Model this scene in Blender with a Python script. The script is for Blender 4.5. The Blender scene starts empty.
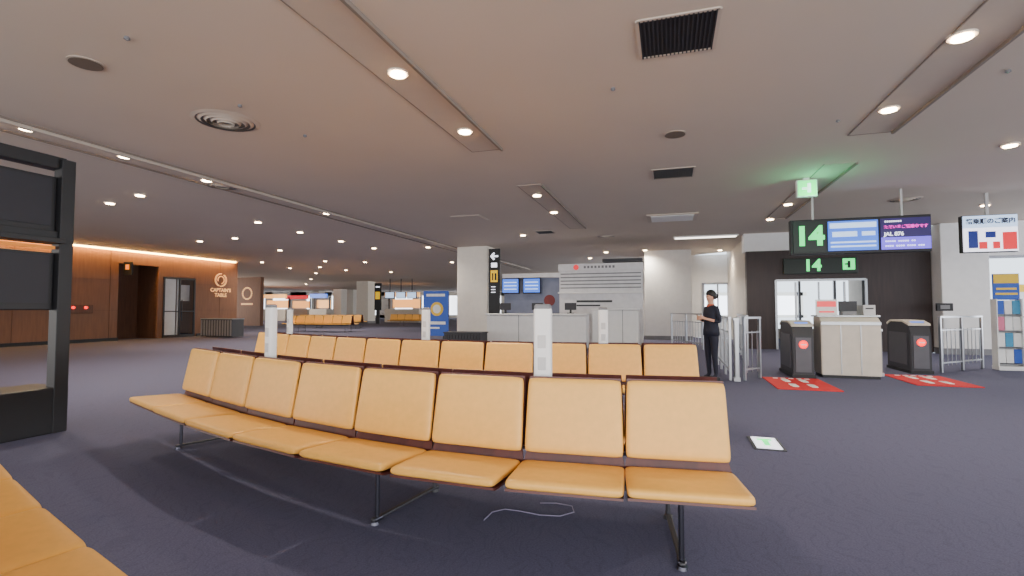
import bpy, bmesh, math, random
from mathutils import Vector, Matrix
random.seed(4)
HC=1.2; F=500.0; PITCH=math.atan(21/500)
TH=math.radians(17.46); YAW=-TH
U=Vector((math.sin(TH),math.cos(TH),0)); V=Vector((math.cos(TH),-math.sin(TH),0))
CZ=3.5
scene=bpy.context.scene
col=scene.collection
# ---------- camera ----------
cd=bpy.data.cameras.new('camera'); cam=bpy.data.objects.new('camera',cd); col.objects.link(cam)
cam.location=(0,0,HC); cam.rotation_euler=(math.pi/2+PITCH,0,0)
cd.sensor_width=36; cd.lens=36*F/1024; cd.clip_end=300; cd.clip_start=0.05
scene.camera=cam
def at_z(px,py,z):
    d=Vector(((px-512)/F,math.cos(PITCH)-(288-py)/F*math.sin(PITCH),math.sin(PITCH)+(288-py)/F*math.cos(PITCH)))
    t=(z-HC)/d.z
    return Vector((d.x*t,d.y*t,z))
def P(px,Y,z=0.0): return Vector(((px-512)/F*Y,Y,z))
# ---------- materials ----------
def lin(c):
    o=[]
    for v in c[:3]:
        v/=255.0
        o.append(v/12.92 if v<=0.04045 else ((v+0.055)/1.055)**2.4)
    return (*o,1)
MC={}
def mat(name,c,rough=0.6,metal=0.0,emit=0.0,noise=0.06,scale=6.0,ecol=None):
    if name in MC: return MC[name]
    m=bpy.data.materials.new(name); m.use_nodes=True
    nt=m.node_tree; b=nt.nodes['Principled BSDF']
    b.inputs['Roughness'].default_value=rough; b.inputs['Metallic'].default_value=metal
    L=lin(c)
    n=nt.nodes.new('ShaderNodeTexNoise'); n.inputs['Scale'].default_value=scale; n.inputs['Detail'].default_value=3
    tc=nt.nodes.new('ShaderNodeTexCoord'); nt.links.new(tc.outputs['Object'],n.inputs['Vector'])
    r=nt.nodes.new('ShaderNodeValToRGB')
    r.color_ramp.elements[0].position=0.3; r.color_ramp.elements[1].position=0.7
    r.color_ramp.elements[0].color=(*[x*(1-noise) for x in L[:3]],1); r.color_ramp.elements[1].color=(*[min(1,x*(1+noise)) for x in L[:3]],1)
    nt.links.new(n.outputs['Fac'],r.inputs['Fac']); nt.links.new(r.outputs['Color'],b.inputs['Base Color'])
    if emit>0:
        b.inputs['Emission Color'].default_value=lin(ecol) if ecol else L
        b.inputs['Emission Strength'].default_value=emit
    MC[name]=m; return m
def carpet_mat():
    m=bpy.data.materials.new('carpet'); m.use_nodes=True; nt=m.node_tree; b=nt.nodes['Principled BSDF']
    b.inputs['Roughness'].default_value=0.95
    tc=nt.nodes.new('ShaderNodeTexCoord')
    n1=nt.nodes.new('ShaderNodeTexNoise'); n1.inputs['Scale'].default_value=3.0; n1.inputs['Detail'].default_value=1
    nt.links.new(tc.outputs['Object'],n1.inputs['Vector'])
    mx=nt.nodes.new('ShaderNodeMixRGB'); mx.inputs['Fac'].default_value=0.3
    nt.links.new(tc.outputs['Object'],mx.inputs['Color1']); nt.links.new(n1.outputs['Color'],mx.inputs['Color2'])
    wv=nt.nodes.new('ShaderNodeTexWave'); wv.inputs['Scale'].default_value=6.5; wv.inputs['Distortion'].default_value=10; wv.inputs['Detail'].default_value=2; wv.inputs['Detail Scale'].default_value=1.4
    nt.links.new(mx.outputs['Color'],wv.inputs['Vector'])
    r=nt.nodes.new('ShaderNodeValToRGB'); r.color_ramp.elements[0].position=0.0; r.color_ramp.elements[1].position=0.2
    r.color_ramp.elements[0].color=lin((82,82,110)); r.color_ramp.elements[1].color=lin((87,87,116))
    nt.links.new(wv.outputs['Fac'],r.inputs['Fac'])
    n2=nt.nodes.new('ShaderNodeTexNoise'); n2.inputs['Scale'].default_value=120; n2.inputs['Detail'].default_value=3
    nt.links.new(tc.outputs['Object'],n2.inputs['Vector'])
    r2=nt.nodes.new('ShaderNodeValToRGB'); r2.color_ramp.elements[0].position=0.3; r2.color_ramp.elements[1].position=0.7
    r2.color_ramp.elements[0].color=(0.3,0.3,0.3,1); r2.color_ramp.elements[1].color=(1,1,1,1)
    nt.links.new(n2.outputs['Fac'],r2.inputs['Fac'])
    mu=nt.nodes.new('ShaderNodeMixRGB'); mu.blend_type='MULTIPLY'; mu.inputs['Fac'].default_value=0.55
    nt.links.new(r.outputs['Color'],mu.inputs['Color1']); nt.links.new(r2.outputs['Color'],mu.inputs['Color2'])
    nt.links.new(mu.outputs['Color'],b.inputs['Base Color'])
    bp=nt.nodes.new('ShaderNodeBump'); bp.inputs['Strength'].default_value=0.25; bp.inputs['Distance'].default_value=0.005
    nt.links.new(n2.outputs['Fac'],bp.inputs['Height']); nt.links.new(bp.outputs['Normal'],b.inputs['Normal'])
    return m
def wood_mat(name,c1,c2,rough=0.45):
    m=bpy.data.materials.new(name); m.use_nodes=True; nt=m.node_tree; b=nt.nodes['Principled BSDF']
    b.inputs['Roughness'].default_value=rough
    tc=nt.nodes.new('ShaderNodeTexCoord'); mp=nt.nodes.new('ShaderNodeMapping'); mp.inputs['Scale'].default_value=(6,6,0.6)
    n=nt.nodes.new('ShaderNodeTexNoise'); n.inputs['Scale'].default_value=2.5; n.inputs['Detail'].default_value=6
    r=nt.nodes.new('ShaderNodeValToRGB'); r.color_ramp.elements[0].color=lin(c1); r.color_ramp.elements[1].color=lin(c2)
    r.color_ramp.elements[0].position=.3; r.color_ramp.elements[1].position=.7
    nt.links.new(tc.outputs['Object'],mp.inputs['Vector']); nt.links.new(mp.outputs['Vector'],n.inputs['Vector'])
    nt.links.new(n.outputs['Fac'],r.inputs['Fac']); nt.links.new(r.outputs['Color'],b.inputs['Base Color'])
    return m
M_carpet=carpet_mat()
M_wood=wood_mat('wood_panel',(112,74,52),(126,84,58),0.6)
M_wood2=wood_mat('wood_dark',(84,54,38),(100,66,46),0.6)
M_gatewall=wood_mat('gate_dark_panel',(46,34,34),(58,44,42),0.5)
M_ceil=mat('ceiling_paint',(202,189,175),0.9,noise=0.02,scale=0.8)
M_ceil2=mat('ceiling_strip',(190,177,164),0.8,noise=0.02)
M_seam=mat('seam_dark',(134,122,112),0.8)
M_white=mat('white_paint',(232,231,230),0.6,noise=0.03)
M_pillar=mat('pillar_paint',(240,234,222),0.6,noise=0.03)
M_leather=mat('yellow_leather',(236,178,84),0.42,noise=0.04,scale=25)
M_maroon=wood_mat('maroon_ply',(70,30,28),(92,42,36),0.4)
M_chrome=mat('chrome',(84,84,94),0.35,1.0,noise=0.02)
M_steel=mat('brushed_steel',(170,172,176),0.35,1.0,noise=0.05)
M_black=mat('black_metal',(20,20,24),0.5)
M_char=mat('charcoal',(44,44,50),0.5)
M_gate=mat('gate_grey',(84,84,90),0.45,0.3)
M_grey=mat('grey_plastic',(120,120,124),0.5)
M_lgrey=mat('light_grey_plastic',(196,194,194),0.5)
M_beige=mat('beige_laminate',(206,196,182),0.5)
M_red=mat('red_mat',(200,24,30),0.8)
M_redlamp=mat('red_lamp',(255,30,20),0.4,emit=3)
M_wprint=mat('white_print',(238,238,236),0.7)
M_green=mat('green_led',(60,230,120),0.5,emit=1.6,ecol=(50,255,130))
M_greenbox=mat('green_black_panel',(3,18,12),0.4,emit=0.05,ecol=(8,60,34))
M_blue=mat('blue_screen',(60,110,220),0.3,emit=1.2)
M_lblue=mat('pale_blue_screen',(190,215,250),0.3,emit=1.3)
M_violet=mat('violet_screen',(110,90,235),0.3,emit=1.2)
M_blackscr=mat('black_screen',(40,26,90),0.3,emit=0.5)
M_magenta=mat('magenta_led',(250,50,200),0.3,emit=1.8)
M_wled=mat('white_led',(240,240,255),0.3,emit=1.8)
M_redscr=mat('red_screen',(225,35,45),0.3,emit=0.9)
M_navyscr=mat('navy_screen',(20,40,130),0.3,emit=0.35)
M_ink=mat('navy_ink',(6,10,46),0.6)
M_yellow=mat('yellow_sign',(255,200,20),0.5,emit=0.6)
M_bluep=mat('blue_poster',(40,80,170),0.5,emit=0.2)
M_gold=mat('gold_letters',(250,185,115),0.4,emit=0.8)
M_lamp=mat('lamp_glow',(255,222,176),0.4,emit=45)
M_ring=mat('lamp_ring',(225,210,195),0.4)
M_cove=mat('cove_glow',(255,196,96),0.4,emit=40)
M_strip=mat('strip_glow',(255,245,230),0.4,emit=4)
M_win=mat('far_window_glow',(235,240,250),0.4,emit=3.5)
M_warm=mat('warm_shop_glow',(255,180,100),0.4,emit=1.4)
M_alu=mat('window_aluminium',(150,152,158),0.4,0.6)
M_skin=mat('skin',(214,160,132),0.55)
M_navy=mat('navy_cloth',(26,28,44),0.8)
M_hair=mat('black_hair',(20,15,14),0.5)
M_scarf=mat('orange_scarf',(190,90,60),0.7)
M_cable=mat('grey_cable',(120,115,140),0.5)
M_pink=mat('pink_print',(225,120,150),0.6)
M_yprint=mat('yellow_print',(240,200,60),0.6)
M_orange=mat('orange_strip',(220,130,40),0.5,emit=0.4)
M_tealp=mat('teal_print',(70,150,190),0.6)
# ---------- mesh helpers ----------
def finish(name,bm,m,parent=None,loc=(0,0,0),rot=(0,0,0),smooth=False,**props):
    me=bpy.data.meshes.new(name); bmesh.ops.recalc_face_normals(bm,faces=bm.faces[:]) ; bm.to_mesh(me); bm.free()
    if smooth:
        for p in me.polygons: p.use_smooth=True
    me.materials.append(m)
    o=bpy.data.objects.new(name,me); col.objects.link(o)
    o.location=loc; o.rotation_euler=rot
    if parent: o.parent=parent
    for k,v in props.items():
        if v is not None: o[k]=v
    return o
def thing(name,label,cat,loc,yaw=YAW,group=None):
    e=bpy.data.objects.new(name,None); e.empty_display_size=0.2; col.objects.link(e)
    e.location=loc; e.rotation_euler=(0,0,yaw); e['label']=label; e['category']=cat
    if group: e['group']=group
    return e
def addbox(bm,c,s,bev=0.0,seg=2):
    r=bmesh.ops.create_cube(bm,size=1.0)
    vs=r['verts']
    for v in vs: v.co=Vector((v.co.x*s[0]+c[0],v.co.y*s[1]+c[1],v.co.z*s[2]+c[2]))
    if bev>0:
        es=list({e for v in vs for e in v.link_edges})
        bmesh.ops.bevel(bm,geom=es,offset=min(bev,min(s)*0.45),segments=seg,affect='EDGES',profile=0.5)
def boxes(name,items,m,parent=None,loc=(0,0,0),yaw=0.0,bev=0.0,seg=2,rot=None,**props):
    bm=bmesh.new()
    for c,s in items: addbox(bm,c,s,bev,seg)
    return finish(name,bm,m,parent,loc,rot or (0,0,yaw),**props)
def each(name,items,m,parent,bev=0.0,seg=2):
    for it in items: boxes(name,[it],m,parent,bev=bev,seg=seg)
def addcyl(bm,c,r1,r2,h,axis='Z',n=20):
    q=bmesh.ops.create_cone(bm,cap_ends=True,segments=n,radius1=r1,radius2=r2,depth=h)
    R=Matrix.Identity(3)
    if axis=='Y': R=Matrix.Rotation(math.pi/2,3,'X')
    if axis=='X': R=Matrix.Rotation(math.pi/2,3,'Y')
    for v in q['verts']: v.co=R@v.co+Vector(c)
def cyls(name,items,m,parent=None,loc=(0,0,0),yaw=0.0,n=20,smooth=False,**props):
    bm=bmesh.new()
    for it in items: addcyl(bm,it[0],it[1],it[2],it[3],it[4] if len(it)>4 else 'Z',n)
    return finish(name,bm,m,parent,loc,(0,0,yaw),smooth,**props)
def tube(name,pts,r,m,parent=None,n=8,loc=(0,0,0),**props):
    bm=bmesh.new(); rings=[]
    pts=[Vector(p) for p in pts]
    for i,p in enumerate(pts):
        t=(pts[min(i+1,len(pts)-1)]-pts[max(i-1,0)]).normalized()
        a=Vector((0,0,1)) if abs(t.z)<0.9 else Vector((1,0,0))
        s=t.cross(a).normalized(); w=s.cross(t).normalized()
        rings.append([bm.verts.new(p+s*r*math.cos(k*2*math.pi/n)+w*r*math.sin(k*2*math.pi/n)) for k in range(n)])
    for i in range(len(rings)-1):
        for k in range(n):
            bm.faces.new((rings[i][k],rings[i][(k+1)%n],rings[i+1][(k+1)%n],rings[i+1][k]))
    bm.faces.new(rings[0]); bm.faces.new(rings[-1][::-1])
    return finish(name,bm,m,parent,loc,smooth=True,**props)
def sweep_rect(name,pts,w,h,m,parent=None):
    bm=bmesh.new(); rings=[]; pts=[Vector(p) for p in pts]
    for i,p in enumerate(pts):
        t=(pts[min(i+1,len(pts)-1)]-pts[max(i-1,0)]).normalized(); s=Vector((-t.y,t.x,0))
        rings.append([bm.verts.new(p+s*a*w/2+Vector((0,0,b*h/2))) for a,b in ((-1,-1),(1,-1),(1,1),(-1,1))])
    for i in range(len(rings)-1):
        for k in range(4): bm.faces.new((rings[i][k],rings[i][(k+1)%4],rings[i+1][(k+1)%4],rings[i+1][k]))
    bm.faces.new(rings[0]); bm.faces.new(rings[-1][::-1])
    return finish(name,bm,m,parent)
def profile(name,poly,width,m,parent=None,loc=(0,0,0),yaw=0.0,bev=0.0,**props):
    """closed (y,z) polygon extruded along x"""
    bm=bmesh.new()
    a=[bm.verts.new((-width/2,y,z)) for y,z in poly]; b=[bm.verts.new((width/2,y,z)) for y,z in poly]
    bm.faces.new(a); bm.faces.new(b[::-1]); n=len(poly)
    for i in range(n): bm.faces.new((a[i],b[i],b[(i+1)%n],a[(i+1)%n]))
    if bev>0: bmesh.ops.bevel(bm,geom=bm.edges[:],offset=bev,segments=2,affect='EDGES')
    return finish(name,bm,m,parent,loc,(0,0,yaw),**props)
def plate(name,poly,t,m,parent,loc=(0,0,0)):
    bm=bmesh.new()
    a=[bm.verts.new((x,-t/2,z)) for x,z in poly]; b=[bm.verts.new((x,t/2,z)) for x,z in poly]
    bm.faces.new(a); bm.faces.new(b[::-1]); n=len(poly)
    for i in range(n): bm.faces.new((a[i],b[i],b[(i+1)%n],a[(i+1)%n]))
    return finish(name,bm,m,parent,loc)
def text(name,body,size,m,parent=None,loc=(0,0,0),yaw=0.0,align='CENTER',flat=False,bold=0.0,fit=None):
    cu=bpy.data.curves.new('t','FONT'); cu.body=body; cu.size=size; cu.extrude=0.003; cu.align_x=align; cu.align_y='CENTER'; cu.offset=bold
    o=bpy.data.objects.new('t',cu); col.objects.link(o)
    dg=bpy.context.evaluated_depsgraph_get(); dg.update()
    me=bpy.data.meshes.new_from_object(o.evaluated_get(dg)); bpy.data.objects.remove(o)
    me.materials.clear(); me.materials.append(m)
    if fit and len(me.vertices):
        xs=[v.co.x for v in me.vertices]; s=fit/max(1e-4,max(xs)-min(xs)); me.transform(Matrix.Diagonal((s,min(s,1.3),1,1)))
    t=bpy.data.objects.new(name,me); col.objects.link(t); t.location=loc
    t.rotation_euler=(0 if flat else math.pi/2,0,yaw)
    if parent: t.parent=parent
    return t
def vx(px,O):
    k=(px-512)/F
    return (k*O.y-O.x)/(V.x-k*V.y)
# ---------- room ----------
B0=P(640,22); G0=P(747,15.2); R0=P(976,13.2)
d1=vx(776,G0); d2=vx(866,G0); d3=vx(932,G0); H=2.95
def footprint(name,z0,z1,m):
    pts=[Vector((-45,-4,0)),Vector((20,-4,0)),Vector((20,10.6,0)),R0+V*4.7,R0-V*1.2+U*0.3,G0+V*(d3+.1)+U*.3,G0+V*(d3+.1)+U*6.4,G0+V*(d1-.7)+U*6.4,G0+V*(d1-.7)+U*5.0,B0+V*1.9+U*.3,B0+V*1.9+U*58,Vector((-45,78,0))]
    bm=bmesh.new()
    a=[bm.verts.new((p.x,p.y,z0)) for p in pts]; b=[bm.verts.new((p.x,p.y,z1)) for p in pts]; n=len(pts)
    bm.faces.new(a[::-1]); bm.faces.new(b)
    for i in range(n): bm.faces.new((a[i],a[(i+1)%n],b[(i+1)%n],b[i]))
    return finish(name,bm,m,kind='structure')
footprint('floor',-0.2,0,M_carpet)
footprint('ceiling',CZ,CZ+0.2,M_ceil)
trim_i=[0]
def trim(items,m,loc=(0,0,0),yaw=YAW,bev=0):
    trim_i[0]+=1
    return boxes('trim_%d'%trim_i[0],items,m,None,loc,yaw,bev,kind='structure')
def ceil_strip(far,w,L):
    o=far
    trim([((0,-L/2,-0.004),(w,L,0.008))],M_ceil2,(o.x,o.y,CZ))
    trim([((-w/2,-L/2,-0.006),(0.012,L,0.012)),((w/2,-L/2,-0.02),(0.03,L,0.04)),((0,0,-0.006),(w,0.012,0.012))],M_seam,(o.x,o.y,CZ))
ceil_strip(at_z(487,150,CZ),0.46,6.5)
ceil_strip(at_z(870,133,CZ),0.5,7.0)
ceil_strip(at_z(578,228,CZ),0.45,5.2)
ceil_strip(at_z(776,218,CZ),0.45,5.0)
q=at_z(150,160,CZ)
trim([((0,0,-0.03),(0.08,44,0.06))],M_ceil2,(q.x,q.y,CZ))
trim([((-0.5,0,-0.012),(0.03,44,0.024)),((0.07,0,-0.012),(0.02,44,0.024))],M_seam,(q.x,q.y,CZ))
WL=Vector((-15.5,17.4,0))
def wl(t): return WL+U*t
boxes('wall_left',[((-0.1,-5.15,CZ/2),(0.2,13.7,CZ)),
  ((-0.1,2.48,3.22),(0.2,1.56,0.56)),
  ((-0.1,3.365,CZ/2),(0.2,0.21,CZ)),
  ((-0.1,4.205,3.03),(0.2,1.47,0.94)),
  ((-0.1,6.065,CZ/2),(0.2,2.25,CZ)),
  ((-4.1,7.09,CZ/2),(8,0.2,CZ))],M_wood,None,WL,YAW,kind='structure')
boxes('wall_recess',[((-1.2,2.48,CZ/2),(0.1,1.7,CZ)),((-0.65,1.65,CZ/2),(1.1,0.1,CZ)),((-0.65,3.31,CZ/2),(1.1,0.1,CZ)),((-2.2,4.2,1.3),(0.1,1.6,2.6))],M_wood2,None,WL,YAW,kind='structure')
trim([((0.008,t,1.7),(0.012,0.008,3.4)) for t in (-6,-4.5,-3,-1.5,0.1,1.4,6.2)]+[((0.008,-4,z),(0.012,11.4,0.008)) for z in (1.15,2.3)]+[((0.008,6.1,z),(0.012,2.1,0.008)) for z in (1.15,2.3)],M_wood2,WL)
trim([((0.05,-3,0.06),(0.04,9.4,0.12)),((0.05,6.1,0.06),(0.04,2.2,0.12))],M_black,WL)
cv=thing('cove_light','warm amber cove light strip above the timber wall','light',(WL.x,WL.y,0))
boxes('light_strip',[((0.14,0.4,CZ-0.06),(0.12,13,0.05))],M_cove,cv)
boxes('cove_housing',[((0.24,0.4,CZ-0.02),(0.03,13.2,0.04))],M_pillar,cv)
gd=boxes('door_1',[((0,-0.70,1.27),(0.08,0.06,2.5)),((0,0.70,1.27),(0.08,0.06,2.5)),((0,0,1.27),(0.08,0.05,2.5)),((0,0,2.5),(0.08,1.46,0.07)),((0,0,0.06),(0.08,1.46,0.1)),((0,-0.35,1.1),(0.06,0.66,0.04)),((0,0.35,1.1),(0.06,0.66,0.04)),((0.06,-0.07,1.15),(0.03,0.03,0.9)),((0.06,0.07,1.15),(0.03,0.03,0.9))],M_char,None,WL+U*4.205,YAW,bev=0.004,kind='structure')
pi=thing('interior_partition','pale grey partition seen through the glass door','partition',WL+U*4.2-V*0.3)
boxes('panel',[((0,-0.3,1.3),(0.05,0.7,2.4))],M_white,pi)
boxes('panel_frame',[((0.03,0.15,1.3),(0.05,0.1,2.5)),((0.03,0.42,1.9),(0.05,0.5,0.7))],M_lgrey,pi)
fb=thing('fire_alarm_box','small steel wall box with two red alarm lamps','alarm',WL+U*0.35+V*0.03+Vector((0,0,1.1)))
boxes('box_body',[((0.03,0,0.1),(0.06,0.9,0.3))],M_wood2,fb,bev=0.01)
cyls('alarm_lamp',[((0.09,-0.2,0.15),0.05,0.04,0.06,'X')],M_redlamp,fb)
cyls('alarm_lamp',[((0.09,0.2,0.15),0.05,0.04,0.06,'X')],M_redlamp,fb)
sp=WL+U*6.2+V*0.06
ls=thing('restaurant_sign','gold ring emblem above lettering on timber wall','sign',(sp.x,sp.y,2.55))
bm=bmesh.new()
for k in range(28):
    if k in (5,6,20): continue
    a=2*math.pi*k/28; addbox(bm,(0.0,0.29*math.cos(a),0.29*math.sin(a)),(0.03,0.075,0.045))
finish('emblem_ring',bm,M_gold,ls)
tube('emblem_swirl',[(0.01,0.17*math.cos(a/6),0.17*math.sin(a/6)) for a in range(-8,22)],0.022,M_gold,ls)
text('sign_lettering',"CAPTAIN'S",0.23,M_gold,ls,(0.01,0,-0.48),math.pi/2,bold=0.005)
text('sign_lettering',"TABLE",0.23,M_gold,ls,(0.01,0,-0.71),math.pi/2,bold=0.005)
bs=thing('blade_sign','small dark projecting sign with orange mark over passage','sign',(wl(1.75).x+0.3,wl(1.75).y,2.75))
boxes('sign_board',[((0,0,0),(0.45,0.05,0.5))],M_black,bs,bev=0.01); boxes('sign_mark',[((0,-0.03,0.05),(0.2,0.012,0.2))],M_orange,bs)
fs=P(262,36)
boxes('wall_shop',[((-4.0,0,CZ/2),(8,0.3,CZ))],M_wood,None,fs,YAW,kind='structure')
so=thing('shop_sign','round glowing shop emblem with small lettering','sign',P(247,35.4,2.3))
bm=bmesh.new()
for k in range(20):
    a=2*math.pi*k/20; addbox(bm,(0.4*math.cos(a),0,0.4*math.sin(a)),(0.1,0.03,0.1))
finish('emblem_ring',bm,M_gold,so)
boxes('lit_band',[((0.0,0,-0.75),(1.0,0.03,0.12))],M_gold,so)
FW=68
boxes('wall_far',[((0,0,3.25),(90,0.3,0.5)),((0,0,0.2),(90,0.3,0.4))]+[((x,0,1.75),(1.0 if x%3 else 2.2,0.3,3.5)) for x in range(-44,45,4)],M_pillar,None,(-5,FW,0),0,kind='structure')
boxes('window_1',[((0,0.35,1.7),(88,0.05,3.0))],M_win,None,(-5,FW,0),0,kind='structure')
t1=vx(702,B0); t2=vx(734,B0); t3=vx(775,B0)
boxes('wall_back',[((t1/2,0.15,CZ/2),(t1,0.3,CZ)),(((t1+t2)/2,0.15,2.9),(t2-t1,0.3,1.2)),(((t1+t2)/2,0.15,0.4),(t2-t1,0.3,0.8)),(((t2+t3)/2,0.15,CZ/2),(t3-t2,0.3,CZ))],M_white,None,B0,YAW,kind='structure')
boxes('window_2',[((t1+0.05,0,1.55),(0.1,0.1,1.5)),((t2-0.05,0,1.55),(0.1,0.1,1.5)),(((t1+t2)/2,0,2.27),(t2-t1,0.1,0.08)),(((t1+t2)/2,0,0.83),(t2-t1,0.1,0.08)),(((t1+t2)/2,0,1.55),(0.06,0.08,1.5))],M_alu,None,B0,YAW,kind='structure')
pl=thing('structural_column','broad white square column up to the ceiling','column',P(668,20.0))
boxes('column_shaft',[((0,0,CZ/2),(1.75,1.2,CZ))],M_white,pl,bev=0.02)
boxes('column_base',[((0,0,0.08),(1.79,1.24,0.16))],M_grey,pl)
boxes('wall_gate',[((d1/2,0.15,H/2),(d1,0.3,H)),(((d1+d2)/2,0.15,2.5),(d2-d1,0.3,0.9)),(((d2+d3)/2,0.15,H/2),(d3-d2,0.3,H))],M_gatewall,None,G0,YAW,kind='structure')
boxes('wall_soffit',[((d3/2,0.3,(H+CZ)/2),(d3+0.1,0.5,CZ-H))],M_white,None,G0,YAW,kind='structure')
trim([((d1,-0.02,1.03),(0.06,0.06,2.06)),((d2,-0.02,1.03),(0.06,0.06,2.06)),(((d1+d2)/2,-0.02,2.05),(d2-d1,0.06,0.06))],M_steel,G0)
boxes('wall_corridor',[((d1-0.6,3.4,CZ/2),(0.2,6,CZ)),((d3,3.4,CZ/2),(0.2,6,CZ)),(((d1+d3)/2-.3,6.3,0.2),(d3-d1+.6,0.2,0.4)),(((d1+d3)/2-.3,6.3,3.3),(d3-d1+.6,0.2,0.4))],M_beige,None,G0,YAW,kind='structure')
boxes('window_3',[((x,6.25,1.75),(0.08,0.14,2.7)) for x in [d1-.5+1.25*i for i in range(6)]]+[(((d1+d3)/2,6.25,2.5),(d3-d1,0.1,0.05))],M_alu,None,G0,YAW,kind='structure')
boxes('door_2',[((d1+0.55,0.1,1.0),(0.05,0.05,2.0)),((d2-0.5,0.1,1.0),(0.05,0.05,2.0)),(((d1+d2)/2,0.1,1.0),(0.04,0.05,2.0))],M_steel,None,G0,YAW,kind='structure')
gs=thing('gate_number_sign','black gate sign with green lit number and exit pictogram','sign',G0+V*((d1+d2)/2)+Vector((0,0,2.46)))
boxes('sign_board',[((0,-0.06,0),(1.9,0.1,0.46))],M_greenbox,gs,bev=0.01)
text('gate_number','14',0.46,M_green,gs,(-0.2,-0.12,0),0,bold=0.018)
boxes('exit_pictogram',[((0.72,-0.12,0.03),(0.30,0.02,0.32))],M_green,gs)
boxes('pictogram_figure',[((0.72,-0.135,0.02),(0.07,0.01,0.2)),((0.67,-0.135,0.03),(0.1,0.01,0.04))],M_greenbox,gs)
rc=thing('structural_column','white square column beside the gate','column',P(957,13.6))
boxes('column_shaft',[((0,0,CZ/2),(1.05,0.9,CZ))],M_white,rc,bev=0.02)
boxes('column_base',[((0,0,0.08),(1.09,0.94,0.16))],M_grey,rc)
boxes('wall_right',[((2.2,0.1,3.05),(4.6,0.25,0.9)),((2.2,0.1,0.15),(4.6,0.25,0.3)),((4.4,0.1,CZ/2),(0.5,0.25,CZ))],M_white,None,R0,YAW,kind='structure')
boxes('window_4',[((x,0.05,1.45),(0.07,0.12,2.4)) for x in (0.05,1.5,2.9,3.9)]+[((2.0,0.05,2.57),(4.1,0.12,0.08)),((2.0,0.05,0.34),(4.1,0.12,0.08)),((2.0,0.05,1.0),(4.1,0.06,0.05))],M_alu,None,R0,YAW,kind='structure')
# ---------- ceiling fixtures ----------
bm=bmesh.new()
ro,ri=0.105,0.078
n=24
A=[bm.verts.new((ro*math.cos(2*math.pi*k/n),ro*math.sin(2*math.pi*k/n),0.012)) for k in range(n)]
B=[bm.verts.new((ro*.97*math.cos(2*math.pi*k/n),ro*.97*math.sin(2*math.pi*k/n),-0.012)) for k in range(n)]
C=[bm.verts.new((ri*math.cos(2*math.pi*k/n),ri*math.sin(2*math.pi*k/n),-0.010)) for k in range(n)]
D=[bm.verts.new((ri*math.cos(2*math.pi*k/n),ri*math.sin(2*math.pi*k/n),0.012)) for k in range(n)]
for a,b in ((A,B),(B,C),(C,D)):
    for k in range(n): bm.faces.new((a[k],a[(k+1)%n],b[(k+1)%n],b[k]))
ring0=finish('downlight',bm,M_ring); ring_me=ring0.data; bpy.data.objects.remove(ring0)
bm=bmesh.new(); addcyl(bm,(0,0,-0.014),0.077,0.068,0.02,'Z',20); l0=finish('lamp',bm,M_lamp); lamp_me=l0.data; bpy.data.objects.remove(l0)
DL=[(398,73),(465,131),(537,195),(554,212),(962,36),(889,109),(788,204),(770,219),(27,128),(125,156),(207,180),(110,203),(140,195),(258,222),(327,213),(341,241),(235,238),(300,232),(325,261),(320,267),(316,273),(311,279),(306,284),(365,262),(452,262),(523,235),(606,252),(645,250),(590,258),(985,205),(1010,145),(280,250),(200,241),(391,272),(346,270),(374,248),(262,262),(290,268),(428,247),(720,250),(690,256)]
for i,(x,y) in enumerate(DL):
    p=at_z(x,y,CZ-0.012)
    o=bpy.data.objects.new('downlight',ring_me); col.objects.link(o); o.location=p
    o['label']='round recessed ceiling downlight glowing warm white'; o['category']='light'; o['group']='recessed ceiling downlights'
    l=bpy.data.objects.new('lamp',lamp_me); col.objects.link(l); l.parent=o
    if y<275:
        ld=bpy.data.lights.new('spot','SPOT'); ld.energy=240 if y<240 else 320; ld.spot_size=math.radians(155); ld.spot_blend=1; ld.shadow_soft_size=0.08; ld.color=(1,0.88,0.72)
        lo=bpy.data.objects.new('spot_lamp',ld); col.objects.link(lo); lo.location=(p.x,p.y,CZ-0.07)
def vent(px,py,w,d):
    p=at_z(px,py,CZ)
    e=thing('ceiling_vent','dark slatted rectangular air grille in ceiling','vent',p)
    boxes('vent_frame',[((-w/2,0,-0.006),(0.03,d,0.012)),((w/2,0,-0.006),(0.03,d,0.012)),((0,-d/2,-0.006),(w,0.03,0.012)),((0,d/2,-0.006),(w,0.03,0.012))],M_ceil2,e)
    boxes('vent_slats',[((-w/2+0.02+(w-0.04)*i/17,0,-0.008),(0.012,d,0.012)) for i in range(18)],M_char,e)
    boxes('vent_cavity',[((0,0,-0.001),(w,d,0.002))],M_black,e)
vent(677,35,0.62,0.62); vent(673,173,0.66,0.62); vent(545,232,0.5,0.5)
def diffuser(px,py,r,rings=5):
    p=at_z(px,py,CZ)
    e=thing('ceiling_diffuser','round white air diffuser with concentric rings','vent',p)
    bm=bmesh.new()
    for j in range(rings):
        R=r*(1-j/(rings+0.5)); n=32; h=0.015+0.008*j
        a=[bm.verts.new((R*math.cos(2*math.pi*k/n),R*math.sin(2*math.pi*k/n),-0.002)) for k in range(n)]
        b=[bm.verts.new((R*.86*math.cos(2*math.pi*k/n),R*.86*math.sin(2*math.pi*k/n),-h)) for k in range(n)]
        for k in range(n): bm.faces.new((a[k],a[(k+1)%n],b[(k+1)%n],b[k]))
    finish('diffuser_rings',bm,M_ceil2,e,smooth=True)
    cyls('diffuser_core',[((0,0,-0.002),r*.98,r*.98,0.003)],M_grey,e,n=32)
    return e
diffuser(226,121,0.38); diffuser(905,199,0.3); diffuser(606,236,0.3); diffuser(222,186,0.3,3)
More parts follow.
